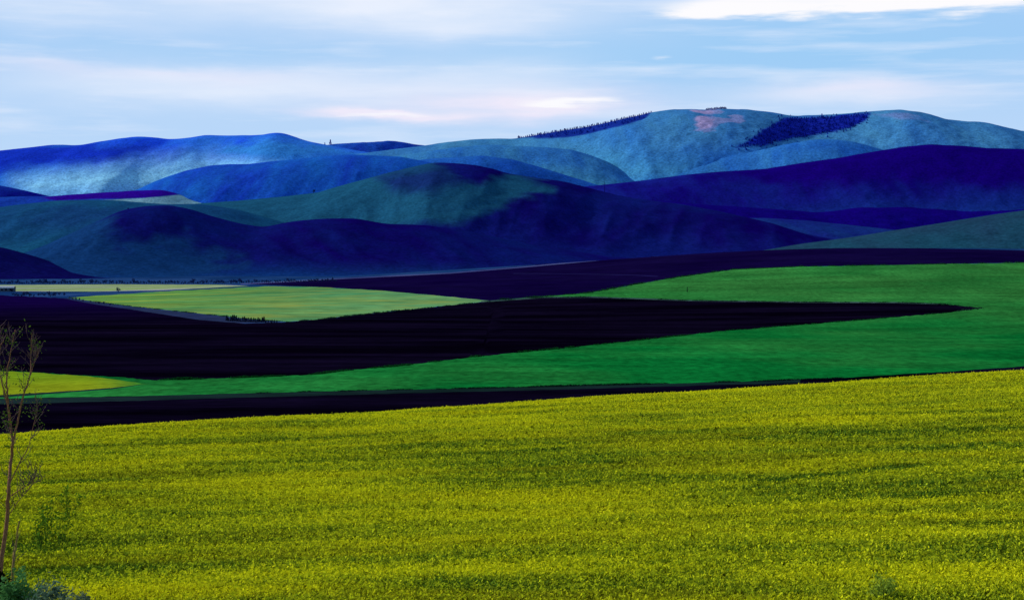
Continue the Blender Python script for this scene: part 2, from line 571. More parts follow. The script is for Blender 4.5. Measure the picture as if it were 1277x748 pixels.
hC = hill('hill', 'teal green rounded hill at left behind the dark front ridge',
     [(-600, 290), (-100, 268), (0, 258), (60, 250.5), (115, 249), (160, 251), (205, 255), (250, 254.5), (300, 262), (380, 285), (450, 310)],
     4500, 900, 600, 12, teal2, teal, FOOT, spur=.08, L=380, mat=M_near, n=300, streak=.6)
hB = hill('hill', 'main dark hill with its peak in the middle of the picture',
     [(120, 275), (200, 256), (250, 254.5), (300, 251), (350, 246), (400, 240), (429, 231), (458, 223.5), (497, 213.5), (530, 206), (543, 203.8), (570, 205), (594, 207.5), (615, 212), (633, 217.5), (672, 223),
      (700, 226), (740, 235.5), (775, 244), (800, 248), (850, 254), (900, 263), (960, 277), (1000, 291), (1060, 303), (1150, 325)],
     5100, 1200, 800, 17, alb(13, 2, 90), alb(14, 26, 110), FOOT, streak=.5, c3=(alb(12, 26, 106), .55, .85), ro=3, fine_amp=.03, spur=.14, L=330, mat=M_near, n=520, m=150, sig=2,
     patches=[([(100, 240), (400, 230), (540, 200), (556, 216), (568, 226), (600, 228), (640, 217), (662, 224), (690, 237), (652, 245), (615, 264), (560, 278), (480, 286), (320, 296), (100, 330)], alb(22, 74, 110), 17, 16),  # sunlit left flank painted paler, shaded right side left in the dark base colour
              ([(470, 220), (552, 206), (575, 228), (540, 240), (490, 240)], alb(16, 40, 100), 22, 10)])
hD = hill('hill', 'grey-green hillside at the right edge behind the ploughed ridge',
     [(880, 325), (1000, 304), (1060, 296), (1120, 286.5), (1180, 277), (1230, 269), (1277, 262.5), (1450, 245), (1700, 250)],
     3100, 600, 500, 23, alb(22, 66, 92), alb(26, 56, 86), -90, spur=.05, L=300, mat=M_near, n=240)
hF = hill('hill', 'blue lower slope right of centre below the purple band',
     [(700, 300), (820, 278), (880, 271), (957, 271.5), (1010, 275), (1080, 283), (1160, 292), (1240, 305)],
     5600, 900, 400, 27, alb(18, 30, 118), alb(18, 50, 120), FOOT, spur=.06, L=300, mat=M_mid, n=240)
hE = hill('hill', 'deep violet band of hillside at right below the navy hill',
     [(600, 262), (740, 250), (800, 249), (880, 256), (957, 260.5), (1015, 265), (1040, 263), (1070, 258), (1120, 257), (1200, 258.5), (1277, 255), (1400, 252), (1600, 262)],
     5950, 800, 300, 29, alb(16, 0, 108), alb(14, 6, 112), FOOT, spur=.06, L=400, mat=M_mid, n=300)
hG = hill('hill', 'broad navy hill at right in front of the mountain',
     [(600, 246), (700, 235), (740, 231.5), (800, 225), (860, 217), (900, 213.5), (957, 210), (1000, 203), (1050, 196), (1100, 187), (1130, 182.5), (1160, 179.5), (1190, 181), (1230, 185), (1277, 187), (1400, 184), (1700, 215)],
     6400, 1100, 800, 33, alb(15, 6, 110), alb(18, 30, 128), FOOT, spur=.09, ro=2, fine_amp=.022, L=520, mat=M_mid, n=420, c3=(alb(18, 56, 140), .40, .7),
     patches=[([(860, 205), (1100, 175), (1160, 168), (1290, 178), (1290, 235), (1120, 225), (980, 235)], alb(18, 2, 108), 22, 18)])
hI = hill('hill', 'mid blue hill left of the central peak',
     [(140, 245), (175, 234.5), (190, 227), (205, 221), (230, 213), (265, 206), (290, 205), (310, 205), (350, 201), (400, 196), (440, 193), (500, 196), (545, 205), (620, 215), (700, 240)],
     6600, 900, 600, 37, alb(20, 56, 182), alb(24, 90, 184), FOOT, spur=.08, ro=2, fine_amp=.022, L=520, mat=M_mid, n=320)
hK = hill('hill', 'flat upland of violet and pale fields at left between the hills',
     [(-300, 262), (-100, 254), (0, 246), (40, 245), (60, 245), (120, 240.5), (175, 237.5), (205, 237), (225, 242), (250, 250), (330, 258), (420, 270)],
     6300, 700, 500, 41, alb(20, 50, 160), alb(24, 80, 168), FOOT, spur=.0, L=400, mat=M_mid, n=300, m=170,
     patches=[([(50, 246.5), (90, 241.5), (150, 234), (205, 233), (222, 243), (180, 247), (120, 248), (70, 250)], alb(38, 8, 140), 1.5, 1.0),
              ([(120, 250.5), (180, 247.2), (224, 243.2), (236, 246), (262, 258), (130, 258)], alb(104, 150, 176), 1.5, 1.0)])
hKK = hill('hill', 'low blue spur at the far left edge below the distant range',
     [(-500, 215), (-100, 224), (0, 231), (30, 237), (60, 244), (90, 252)], 6900, 600, 500, 43, alb(16, 20, 140), alb(20, 60, 160), FOOT, mat=M_mid, n=160, L=300)
hH = hill('mountain', 'large blue-green mountain with bare rock and forest along its top',
     [(380, 205), (440, 195), (480, 189), (530, 181.5), (560, 176), (590, 172), (615, 170.5), (640, 171), (680, 165), (740, 157), (780, 149), (812, 142), (835, 139), (855, 138.5), (875, 139.5), (895, 138), (925, 138.5), (960, 142),
      (985, 146), (1040, 144), (1085, 141), (1110, 139.5), (1135, 143), (1160, 152), (1180, 155), (1205, 156), (1225, 161), (1245, 166), (1277, 169), (1400, 172), (1700, 190)],
     8600, 1900, 1200, 51, alb(38, 98, 172), alb(62, 126, 176), FOOT, spur=.14, L=760, ro=2, mat=M_far, n=620, m=190, sig=2, fine_amp=.02, streak=.3, c3=(alb(24, 88, 180), .34, .55),
     patches=[([(600, 185), (760, 190), (860, 205), (840, 228), (700, 232), (600, 215)], alb(54, 122, 172), 60, 24),
              ([(866, 142), (885, 142), (905, 146), (920, 149), (910, 155), (890, 157), (868, 152)], alb(104, 122, 182), 5, 44),
              ([(867, 142), (880, 143), (886, 152), (873, 152)], alb(138, 132, 186), 4, 34),
              ([(1090, 143), (1115, 140), (1145, 146), (1158, 152), (1140, 151), (1110, 147)], alb(84, 116, 178), 6, 14),
              ([(918, 184), (935, 172), (955, 160), (978, 147), (1040, 144), (1085, 141), (1080, 150), (1060, 160), (1030, 167), (990, 173), (950, 182)], alb(18, 34, 150), 5, 6),
              ([(640, 172), (690, 158), (740, 150), (790, 140), (816, 137), (802, 149), (767, 159), (740, 165.5), (716, 170), (690, 172.5)], alb(16, 40, 134), 2.5, 3)])
hill('hill', 'teal spur running down to the right below the left shoulder of the mountain',
     [(420, 206), (480, 196), (530, 189), (570, 183), (610, 180), (640, 181), (680, 183), (712, 186), (735, 193), (760, 203), (785, 214), (815, 222), (850, 232), (900, 245)], 7900, 1200, 700, 71,
     alb(34, 94, 174), alb(52, 118, 176), FOOT, spur=.12, L=600, ro=2, fine_amp=.02, mat=M_far, n=300, c3=(alb(62, 132, 172), .22, .45))
hill('hill', 'lower blue spur at the far left of the mountain front',
     [(420, 215), (500, 200), (560, 196), (600, 194), (640, 199), (680, 210), (716, 221), (760, 232), (800, 245)], 7500, 1000, 600, 73,
     alb(24, 76, 172), alb(32, 92, 174), FOOT, spur=.10, L=500, ro=2, fine_amp=.02, mat=M_far, n=300, c3=(alb(58, 120, 180), .25, .5))
hill('hill', 'rounded blue spur below the forest on the mountain front',
     [(720, 235), (780, 224), (830, 212), (870, 200), (915, 190), (957, 185), (985, 179), (1013, 174.5), (1035, 174), (1058, 176), (1080, 182), (1105, 190), (1150, 205), (1220, 225)], 7700, 1100, 700, 79,
     alb(28, 86, 174), alb(44, 108, 176), FOOT, spur=.12, L=560, ro=2, fine_amp=.02, mat=M_far, n=300)
hJ2 = hill('hill', 'dark blue skyline ridge between the left range and the mountain',
     [(300, 200), (380, 188), (410, 181), (440, 179.5), (470, 178), (490, 176.5), (505, 178.5), (530, 182), (600, 190), (680, 205)], 10200, 900, 600, 57,
     alb(16, 44, 150), alb(22, 70, 160), FOOT, spur=.1, L=420, mat=M_far, n=200)
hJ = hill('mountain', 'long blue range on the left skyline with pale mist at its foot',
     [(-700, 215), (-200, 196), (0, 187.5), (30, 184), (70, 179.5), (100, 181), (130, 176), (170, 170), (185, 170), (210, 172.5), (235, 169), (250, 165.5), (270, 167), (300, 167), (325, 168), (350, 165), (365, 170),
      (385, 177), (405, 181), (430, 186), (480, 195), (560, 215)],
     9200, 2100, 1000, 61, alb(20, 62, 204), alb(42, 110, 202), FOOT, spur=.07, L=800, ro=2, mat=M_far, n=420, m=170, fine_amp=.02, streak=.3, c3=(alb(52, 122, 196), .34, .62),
     patches=[([(20, 226), (130, 206), (270, 200), (340, 204), (270, 222), (190, 240), (40, 244)], alb(112, 172, 214, 1.15), 50, 6),  # pale mist painted into the slope colour
              ([(-20, 178), (110, 176), (180, 186), (120, 206), (-20, 216)], alb(16, 44, 172), 22, 14),
              ([(270, 190), (330, 172), (400, 182), (440, 192), (330, 200)], alb(40, 110, 190), 18, 14)])


# ------------------------------------------------------------------ distant trees
def leaf_cloud(n, rad_fn, size, squash=1.0, seed=0):
    r = np.random.default_rng(seed)
    V = []; F = []; S = []
    for i in range(n):
        c = rad_fn(r)
        d = r.normal(size=3); d /= np.linalg.norm(d)
        e = np.cross(d, r.normal(size=3)); e /= np.linalg.norm(e)
        s = size * r.uniform(.6, 1.4)
        k = len(V)
        V += [c + d * s, c - d * s * .5 + e * s * .8, c - d * s * .5 - e * s * .8]
        F.append((k, k + 1, k + 2)); S += [r.uniform(.6, 1.4)] * 3
    return np.array(V), np.array(F), np.array(S)


def tube(path, radii, k=6):
    V = []; F = []
    path = [Vector(p) for p in path]
    for i, p in enumerate(path):
        d = (path[min(i + 1, len(path) - 1)] - path[max(i - 1, 0)]).normalized()
        a_ = d.cross(Vector((0.3, 1, 0.1))).normalized(); b_ = d.cross(a_)
        for j in range(k):
            q = 2 * math.pi * j / k
            V.append(p + (a_ * math.cos(q) + b_ * math.sin(q)) * radii[i])
    for i in range(len(path) - 1):
        for j in range(k):
            F.append((i * k + j, i * k + (j + 1) % k, (i + 1) * k + (j + 1) % k, (i + 1) * k + j))
    V = np.array([tuple(v) for v in V]); F = np.array(F)
    return V, F


def quads_to_tris(F):
    return np.concatenate([F[:, [0, 1, 2]], F[:, [0, 2, 3]]])


def join(parts):
    """parts: list of (V, F tri, C)"""
    Vs, Fs, Cs, o = [], [], [], 0
    for V, F, C in parts:
        Vs.append(V); Fs.append(F + o); Cs.append(np.broadcast_to(C, (len(V), 3))); o += len(V)
    return np.concatenate(Vs), np.concatenate(Fs), np.concatenate(Cs)


M_tree = leaf_mat('distant_foliage', 0.15, 0.9)


def conifer_mesh(seed, col, h=1.0, w=.2):
    def fn(r):
        t = r.uniform(0.12, 1) ** 1.0
        rr = w * (1 - t) ** .85 * h * math.sqrt(r.uniform(.3, 1)) + .01
        q = r.uniform(0, 6.283)
        return np.array((rr * math.cos(q), rr * math.sin(q), t * h))
    V, F, S = leaf_cloud(130, fn, .07 * h, seed=seed)
    tv, tf = tube([(0, 0, -.05 * h), (0, 0, .5 * h), (0, 0, .98 * h)], [.025 * h, .016 * h, .004 * h], 5)
    return join([(V, F, col * S[:, None]), (tv, quads_to_tris(tf), np.array((.01, .008, .02)))])


def broad_mesh(seed, col, h=1.0, w=.38):
    r0 = np.random.default_rng(seed + 100)
    blobs = [(np.array((r0.uniform(-w * .7, w * .7), r0.uniform(-w * .7, w * .7), r0.uniform(.35, .85))), r0.uniform(.12, .24)) for _ in range(8)]
    def fn(r):
        c, s = blobs[r.integers(len(blobs))]
        d = r.normal(size=3); d /= np.linalg.norm(d)
        return (c + d * s * r.uniform(.6, 1)) * h
    V, F, S = leaf_cloud(170, fn, .07 * h, seed=seed)
    parts = [(V, F, col * S[:, None])]
    tv, tf = tube([(0, 0, -.05 * h), (.02 * h, 0, .3 * h), (0, 0, .7 * h)], [.04 * h, .03 * h, .008 * h], 5)
    parts.append((tv, quads_to_tris(tf), np.array((.03, .02, .03))))
    for q in range(3):
        tv, tf = tube([(0, 0, .25 * h), (w * .5 * math.cos(q * 2.1) * h, w * .5 * math.sin(q * 2.1) * h, .6 * h)], [.02 * h, .006 * h], 4)
        parts.append((tv, quads_to_tris(tf), np.array((.03, .02, .03))))
    return join(parts)


def tree_protos(fn, name, n, col, **kw):
    res = []
    for i in range(n):
        V, F, C = fn(i + 1, col * (0.8 + 0.15 * i), **kw)
        o = mesh_np(name, V, F, M_tree, C, smooth=False)
        res.append(o.data)
        bpy.data.objects.remove(o)
    return res


def put_tree(data, name, loc, h, label, group, wid=1.0, cat='tree'):
    o = bpy.data.objects.new(name, data)
    COL.objects.link(o)
    o.location = loc
    o.scale = (h * wid, h * wid, h)
    o.rotation_euler = (0, 0, random.uniform(0, 6.28))
    tag(o, label, cat, group)
    return o


def hill_hit(lbl, px, py):
    a_, b_ = ray(px, py)
    d = Vector((a_, 1, b_)).normalized()
    return BVH[lbl].ray_cast(Vector((0, 0, 0)), d)[0]


def inside(px, py, poly):
    return poly_sd(np.array([px]), np.array([py]), poly)[0]


con = tree_protos(conifer_mesh, 'conifer', 4, alb(20, 48, 160, 1.2))  # hazy blue of distance mixed into the tree colour
FOREST = [(918, 185), (935, 173), (955, 161), (978, 147.5), (1040, 145), (1086, 142), (1080, 151), (1060, 161), (1030, 168), (990, 174), (950, 183)]
STRIP = [(645, 172.5), (690, 165), (740, 157.2), (790, 147), (812, 142.2), (802, 148.5), (767, 158.5), (740, 165), (716, 169), (690, 171.5)]
# crest of the strip: a row on the skyline, then a scatter below it
def crest_point(lbl, px, py):
    for k in range(30):
        p = hill_hit(lbl, px, py + k * 0.5)
        if p is not None: return p
    return None


cnt = 0
for px in np.arange(646, 814, 2.4):
    py = np.interp(px, [645, 690, 740, 790, 812], [169, 162, 154.5, 144, 139.5])
    p = crest_point(hH, px + random.uniform(-.6, .6), py)
    if p is None: continue
    put_tree(random.choice(con), 'conifer', p - Vector((0, 0, 1)), random.uniform(9, 15), 'dark conifer in the row along the left shoulder of the mountain', 'conifers along the mountain shoulder', 2.3)
    cnt += 1
k = 0
while k < 74:
    px, py = random.uniform(645, 812), random.uniform(141, 173)
    if inside(px, py, STRIP) < 0: continue
    p = hill_hit(hH, px, py)
    k += 1
    if p is None: continue
    put_tree(random.choice(con), 'conifer', p - Vector((0, 0, 1)), random.uniform(10, 16), 'dark conifer in the row along the left shoulder of the mountain', 'conifers along the mountain shoulder', 1.9)
    cnt += 1
for px in np.linspace(881, 905, 13):
    p = crest_point(hH, px, 134)
    if p is None: continue
    put_tree(random.choice(con), 'conifer', p - Vector((0, 0, 2)), random.uniform(11, 15), 'dark conifer in the small clump on the mountain summit', 'conifers on the summit', 3.0)
    cnt += 1
# fringe of the forest patch as single trees
k = 0; tries = 0
while k < 140 and tries < 9000:
    tries += 1
    px, py = random.uniform(912, 1090), random.uniform(140, 188)
    d = inside(px, py, FOREST)
    if d > 3 or d < -6 or (d < 0 and random.random() < .55 - .07 * d): continue
    p = hill_hit(hH, px, py)
    if p is None: continue
    put_tree(random.choice(con), 'conifer', p - Vector((0, 0, 1)), random.uniform(8, 14), 'dark conifer on the fringe of the forest patch near the mountain top', 'conifers on the forest fringe', 2.0)
    k += 1; cnt += 1
# interior of the patch reads as one mass of wood
fv, ff, fc, off = [], [], [], 0
protoV = [conifer_mesh(s, alb(18, 42, 160, 1.2)) for s in range(4)]
k = 0; tries = 0
while k < 560 and tries < 12000:
    tries += 1
    px, py = random.uniform(915, 1088), random.uniform(141, 186)
    if inside(px, py, FOREST) < 1.0: continue
    p = hill_hit(hH, px, py)
    if p is None: continue
    V, F, C = protoV[k % 4]
    h = random.uniform(9, 14)
    fv.append(V * np.array((h * 1.9, h * 1.9, h)) + np.array(p) - np.array((0, 0, 1))); ff.append(F + off); fc.append(C * random.uniform(.7, 1.35)); off += len(V); k += 1
fo = mesh_np('forest', np.concatenate(fv), np.concatenate(ff), M_tree, np.concatenate(fc), smooth=False)
tag(fo, 'dense dark blue conifer wood on the upper right slope of the mountain', 'forest', kind='stuff')

# two small trees on the left skyline, one on the hillside
for px, hh, lb in ((405, 26, 'tiny dark tree on the skyline saddle, the shorter left one of a pair'), (412, 38, 'tiny dark tree on the skyline saddle, the taller right one of a pair')):
    p = crest_point(hJ2, px, 176)
    if p is None: p = crest_point(hJ, px, 176)
    put_tree(con[px % 4], 'tree', p - Vector((0, 0, 3)), hh, lb, None, 1.3)

bro = tree_protos(broad_mesh, 'broadleaf_tree', 5, alb(26, 44, 96, 0.9))
p = crest_point(hB, 391, 233)
put_tree(bro[0], 'tree', p - Vector((0, 0, 1)), 14, 'single small tree on the left shoulder of the central hill', None)
p = hill_hit(hC, 160, 262.5)
if p is not None: put_tree(bro[1], 'bush', p - Vector((0, 0, 1)), 9, 'lone dark bush on the teal hill above the dark front ridge', None, 1.4, 'bush')


def ground_pt(px, py):
    x, y_ = hit_mid(px, py)
    return Vector((x, y_, float(zground(np.array([x]), np.array([y_]))[0])))


# hedgerow trees along the valley floor
px = -8.0
while px < 420:
    p = ground_pt(px, np.interp(px, [0, 270, 345, 420], [354.3, 354.0, 352.8, 351.5]) + random.uniform(-.5, .3))
    h = random.choice([4, 5, 6, 7, 8, 10]) * random.uniform(.8, 1.2) * (p.y / 2900)
    put_tree(random.choice(bro), 'hedgerow_tree', p - Vector((0, 0, .3)), h, 'small dark tree in the hedgerow along the valley floor', 'hedgerow trees on the valley floor', random.uniform(.8, 1.4))
    px += random.uniform(1.6, 4.2)
# bushes under the tan strip and at the tip of the pale green field
px = 16.0
while px < 84:
    p = ground_pt(px, 369.5 + random.uniform(-1.4, .8))
    put_tree(random.choice(bro), 'bush', p - Vector((0, 0, .3)), random.uniform(3, 5.5) * p.y / 1600, 'dark bush in the row below the tan strip at left', 'bushes below the tan strip', 1.3, 'bush')
    px += random.uniform(2.5, 6)
for px in (87, 91, 95, 99, 104, 113, 119, 124, 130, 137):
    p = ground_pt(px, 372.5 + max(0, px - 84) * .16 + random.uniform(-.4, .4))
    put_tree(random.choice(bro), 'bush', p - Vector((0, 0, .2)), random.uniform(2.2, 4) * p.y / 1500, 'dark bush along the lower left edge of the pale green field', 'bushes at the tip of the pale green field', 1.3, 'bush')
put_tree(bro[2], 'tree', ground_pt(147.5, 364.6), 5.2, 'single dark bushy tree below the tan strip, right of the bush row', None, 1.3)
# row of young conifers at the lower corner of the pale green field
cg = tree_protos(conifer_mesh, 'young_conifer', 4, alb(6, 24, 58, .8))
px = 283.0
while px < 346:
    p = ground_pt(px, np.interp(px, [283, 330, 346], [400.5, 402.5, 403]))
    f = 1.0 if px < 331 else .6
    put_tree(random.choice(cg), 'young_conifer', p - Vector((0, 0, .1)), random.uniform(4.2, 7.5) * f * p.y / 1854 * 1.15, 'small dark conifer in the short row at the corner of the pale green field', 'young conifers at the field corner', 1.5)
    px += random.uniform(1.6, 3.4)

# ------------------------------------------------------------------ small farm building at the left edge
M_wall = solid_mat('limewashed_wall', alb(60, 78, 100), .25, .8)
M_roof = solid_mat('sheet_roof', alb(150, 165, 185), .15, .6)
M_dark = solid_mat('dark_opening', (.006, .006, .02), .2, 2)


def box(x0, x1, y0, y1, z0, z1):
    V = np.array([(x, y_, z) for z in (z0, z1) for y_ in (y0, y1) for x in (x0, x1)], float)
    F = np.array([(0, 2, 3, 1), (4, 5, 7, 6), (0, 1, 5, 4), (2, 6, 7, 3), (0, 4, 6, 2), (1, 3, 7, 5)])
    return V, F


def join_q(parts):
    Vs, Fs, o = [], [], 0
    for V, F in parts:
        Vs.append(V); Fs.append(F + o); o += len(V)
    return np.concatenate(Vs), np.concatenate(Fs)


bp_ = ground_pt(5, 363.6)
sc = bp_.y / FPX      # metres per photo pixel there
barn = tag(empty('farm_building', bp_ - Vector((0, 0, .2))), 'low farm building with pale roof at the left end of the tan strip', 'building')
W, Hh, Dp = 24 * sc, 4.6 * sc, 8 * sc
mesh_np('wall', *box(-W / 2, W / 2, 0, Dp, 0, Hh), M_wall, smooth=False, parent=barn)
rv = np.array([(-W / 2 - .4, -.5, Hh), (W / 2 + .4, -.5, Hh), (W / 2 + .4, Dp / 2, Hh + 2.6 * sc), (-W / 2 - .4, Dp / 2, Hh + 2.6 * sc), (-W / 2 - .4, Dp + .5, Hh), (W / 2 + .4, Dp + .5, Hh)])
rv2 = np.concatenate([rv, rv - np.array((0, 0, .25))])
mesh_np('roof', rv2, np.array([(0, 1, 2, 3), (3, 2, 5, 4), (6, 9, 8, 7), (9, 10, 11, 8), (0, 6, 7, 1), (5, 11, 10, 4)]), M_roof, smooth=False, parent=barn)
for i in range(4):
    x0 = -W / 2 + W * (.12 + .22 * i)
    mesh_np('window', *box(x0, x0 + W * .1, -.06, .1, Hh * .35, Hh * .75), M_dark, smooth=False, parent=barn)
mesh_np('door', *box(W * .38, W * .46, -.06, .1, .1, Hh * .8), M_dark, smooth=False, parent=barn)

# post in the upper green field, mast on the saddle
M_post = solid_mat('weathered_wood', alb(18, 30, 34), .3, 3)
pp = ground_pt(857, 364.2)
s_ = pp.y / FPX
V, F = tube([(0, 0, -.5), (0, 0, 3.4 * s_), (.05, 0, 6.5 * s_)], [.55 * s_, .5 * s_, .38 * s_], 8)
post = tag(mesh_np('wooden_post', V, F, M_post), 'single dark post standing in the upper part of the right green field', 'post')
post.location = pp
M_steel = solid_mat('painted_steel', alb(12, 8, 84), .2, .3)
mp_ = crest_point(hB, 754, 236)
mast = tag(empty('radio_mast', mp_ - Vector((0, 0, 1))), 'thin dark mast standing on the slope right of the central peak', 'mast')
V, F = tube([(0, 0, -4), (0, 0, 22), (0, 0, 42)], [.9, .6, .3], 6)
mesh_np('pole', V, F, M_steel, parent=mast)
for z in (26, 34):
    mesh_np('crossarm', *box(-1.6, 1.6, -.25, .25, z, z + .5), M_steel, smooth=False, parent=mast)

# ------------------------------------------------------------------ the flowering crop
def scatter_crop(N):
    # density falls with distance, so near plants are crowded and far ones stand as clumps
    u = rng.random(N * 2)
    y0, y1 = 24.0, 216.0
    yy = 1 / (1 / y0 - u * (1 / y0 - 1 / y1))
    yy = np.where(rng.random(N * 2) < .45, y0 + (y1 - y0) * rng.random(N * 2), yy)
    xx = (rng.random(N * 2) * 2 - 1) * (0.375 * yy + 2)
    ok = (yy - yc(xx)) < 6.2
    return xx[ok][:N], yy[ok][:N]


def build_crop(N):
    x, y_ = scatter_crop(N)
    N = len(x)
    z = zground(x, y_)
    t = yellow_tone(x, y_) + rng.normal(0, .20, N)
    dist = np.hypot(x, y_)
    size = (0.09 + 0.00105 * dist) * rng.uniform(.65, 1.4, N)
    tall = size * rng.uniform(.55, 1.05, N) * (0.75 + 0.5 * vnoise(x / 1.3, y_ / 1.3, 91)) * (1 - .5 * sstep((y_ - yc(x) + 40) / 40))
    C_leaf = mix(alb(54, 82, 22, 1.6), alb(134, 144, 22, 1.72), t * .8 + .1)
    C_fl = mix(alb(120, 136, 24, 1.75), alb(218, 196, 18, 1.85), t * 1.1)
    gold = sstep((fbm(x / 9, (y_ + .12 * x) / 3.0, 61, 4) - .5) * 4 + .3)
    C_leaf = mix(C_leaf, alb(176, 158, 14, 1.5), gold * .28); C_fl = mix(C_fl, alb(226, 190, 14, 1.7), gold * .35)
    dk = rng.random(N) < .08
    C_leaf[dk] *= .4
    Vs, Cs = [], []
    for k in range(4):      # leaves: tilted pointed blades
        q = rng.uniform(0, 6.283, N)
        lean = rng.uniform(.25, .9, N)
        hx, hy = np.cos(q), np.sin(q)
        wd = size * rng.uniform(.25, .5, N)
        bx = x + rng.normal(0, .25, N) * size; by = y_ + rng.normal(0, .25, N) * size
        a_ = np.column_stack([bx - hy * wd, by + hx * wd, z + tall * .15])
        b_ = np.column_stack([bx + hy * wd, by - hx * wd, z + tall * .15])
        c_ = np.column_stack([bx + hx * lean * size, by + hy * lean * size, z + tall * rng.uniform(.6, 1.0, N)])
        Vs.append(np.stack([a_, b_, c_], 1).reshape(-1, 3))
        Cs.append(np.repeat(C_leaf * rng.uniform(.65, 1.3, N)[:, None], 3, axis=0))
    for k in range(3):      # flower heads: small facets near the top
        sel = rng.random(N) < np.clip(.30 + .55 * t, .08, .95)
        n = sel.sum()
        px_ = x[sel] + rng.normal(0, .35, n) * size[sel]; py_ = y_[sel] + rng.normal(0, .35, n) * size[sel]
        pz = z[sel] + tall[sel] * rng.uniform(.75, 1.15, n)
        s = size[sel] * rng.uniform(.16, .34, n)
        base = np.column_stack([px_, py_, pz])
        tri = rng.normal(size=(n, 3, 3)); tri /= np.linalg.norm(tri, axis=2, keepdims=True)
        Vs.append((base[:, None, :] + tri * s[:, None, None]).reshape(-1, 3))
        Cs.append(np.repeat(C_fl[sel] * rng.uniform(.7, 1.25, n)[:, None], 3, axis=0))
    V = np.concatenate(Vs); C = np.clip(np.concatenate(Cs), 0, .92)
    F = np.arange(len(V)).reshape(-1, 3)
    return V, F, C


M_crop = leaf_mat('crop_leaf_and_flower', 0.3, 0.8)
V, F, C = build_crop(380000)
crop = mesh_np('flowering_crop', V, F, M_crop, C, smooth=False)
tag(crop, 'low yellow flowering crop covering the foreground field', 'crop', kind='stuff')

# ragged weeds along the field edges, far too many to count
def edge_weeds(lines, n, seed):
    r = np.random.default_rng(seed)
    Vs, Cs = [], []
    for line, colr, hmax, sp in lines:
        pts = np.array([hit_mid(a_, b_) for a_, b_ in dens(line, 6, 0, False)])
        seg = r.integers(0, len(pts) - 1, n); f = r.random(n)[:, None]
        p = pts[seg] * (1 - f) + pts[seg + 1] * f
        clump = vnoise(p[:, 0] / 6, p[:, 1] / 6, seed)
        keep = clump > .45
        p = p[keep]; clump = clump[keep]
        p = p + r.normal(0, sp, p.shape)
        z = zground(p[:, 0], p[:, 1])
        m_ = len(p)
        for q in range(5):
            a_ = r.uniform(0, 6.283, m_); h = hmax * r.uniform(.3, 1, m_) * clump; w_ = h * r.uniform(.25, .6, m_)
            bx, by = p[:, 0] + r.normal(0, .3, m_), p[:, 1] + r.normal(0, .3, m_)
            T = np.stack([np.column_stack([bx - np.cos(a_) * w_, by - np.sin(a_) * w_, z - .05]), np.column_stack([bx + np.cos(a_) * w_, by + np.sin(a_) * w_, z - .05]),
                          np.column_stack([bx + r.normal(0, .3, m_), by + r.normal(0, .3, m_), z + h])], 1)
            Vs.append(T.reshape(-1, 3)); Cs.append(np.repeat(colr * r.uniform(.6, 1.4, m_)[:, None], 3, axis=0))
    V = np.concatenate(Vs)
    return V, np.arange(len(V)).reshape(-1, 3), np.concatenate(Cs)


V, F, C = edge_weeds([(WEDGE_LOW[::-1], alb(8, 70, 30), .9, .7), ([(1180, 390)] + WEDGE_TOP, alb(30, 66, 50), 1.1, .9), ([(1050, 471), (950, 475), (800, 479), (640, 483), (420, 487.5), (200, 493), (0, 497)], alb(14, 44, 34), .6, .5),
                      (FAR_GREEN[10:], alb(40, 70, 50), .8, .9), (GREEN_TOP[1:], alb(20, 60, 40), 1.6, 1.5)], 2600, 4)
ew = mesh_np('edge_weeds', V, F, M_tree, C, smooth=False)
tag(ew, 'ragged dark green weeds along the edges of the ploughed and green fields', 'weeds', kind='stuff')

# ------------------------------------------------------------------ foreground sapling and weeds
M_bark = solid_mat('reddish_bark', alb(118, 88, 74), .45, 25)
M_bark2 = solid_mat('pale_bark', alb(132, 116, 74), .4, 25)
M_twig = solid_mat('twig_bark', alb(84, 70, 80), .3, 20)
M_leaf = leaf_mat('small_leaves', .3, .6)
M_stem = solid_mat('green_stem', alb(62, 84, 36), .3, 20)


def pxpath(pts, D, base, wob=.02):
    out = []
    for i, (a_, b_) in enumerate(pts):
        p = at(a_, b_, D + (random.uniform(-.25, .25) if i else 0)) - base
        out.append(p)
    return out


def refine(path, n=3, wob=.012):
    out = []
    for a_, b_ in zip(path[:-1], path[1:]):
        for j in range(n):
            q = a_.lerp(b_, j / n)
            if j: q = q + Vector((random.uniform(-wob, wob), random.uniform(-wob, wob), 0))
            out.append(q)
    out.append(path[-1])
    return out


def grow_twigs(stem, n, length, lo=.25, up=.8):
    tw = []
    m_ = len(stem)
    for i in range(n):
        k = random.randint(int(m_ * lo), m_ - 2)
        p = stem[k]
        d = Vector((random.uniform(-1, 1), random.uniform(-.8, .8), random.uniform(up * .4, up * 1.8))).normalized()
        L = length * random.uniform(.4, 1.1)
        pts = [p]
        for s in range(4):
            d = (d + Vector((random.uniform(-.25, .25), random.uniform(-.25, .25), .12))).normalized()
            pts.append(pts[-1] + d * L / 4)
        tw.append(pts)
    return tw


def leaf_quads(points, size, col, seed, n_per=3, spread=.06):
    r = np.random.default_rng(seed)
    V, F, C = [], [], []
    for p in points:
        for _ in range(n_per):
            c = np.array(p) + r.normal(0, spread, 3)
            d = r.normal(size=3); d /= np.linalg.norm(d)
            e = np.cross(d, r.normal(size=3)); e /= np.linalg.norm(e)
            s = size * r.uniform(.6, 1.3)
            k = len(V)
            V += [c - d * s, c + e * s * .42, c + d * s, c - e * s * .42]
            F.append((k, k + 1, k + 2, k + 3))
            C += [col * r.uniform(.55, 1.5)] * 4
    return np.array(V), np.array(F), np.array(C)


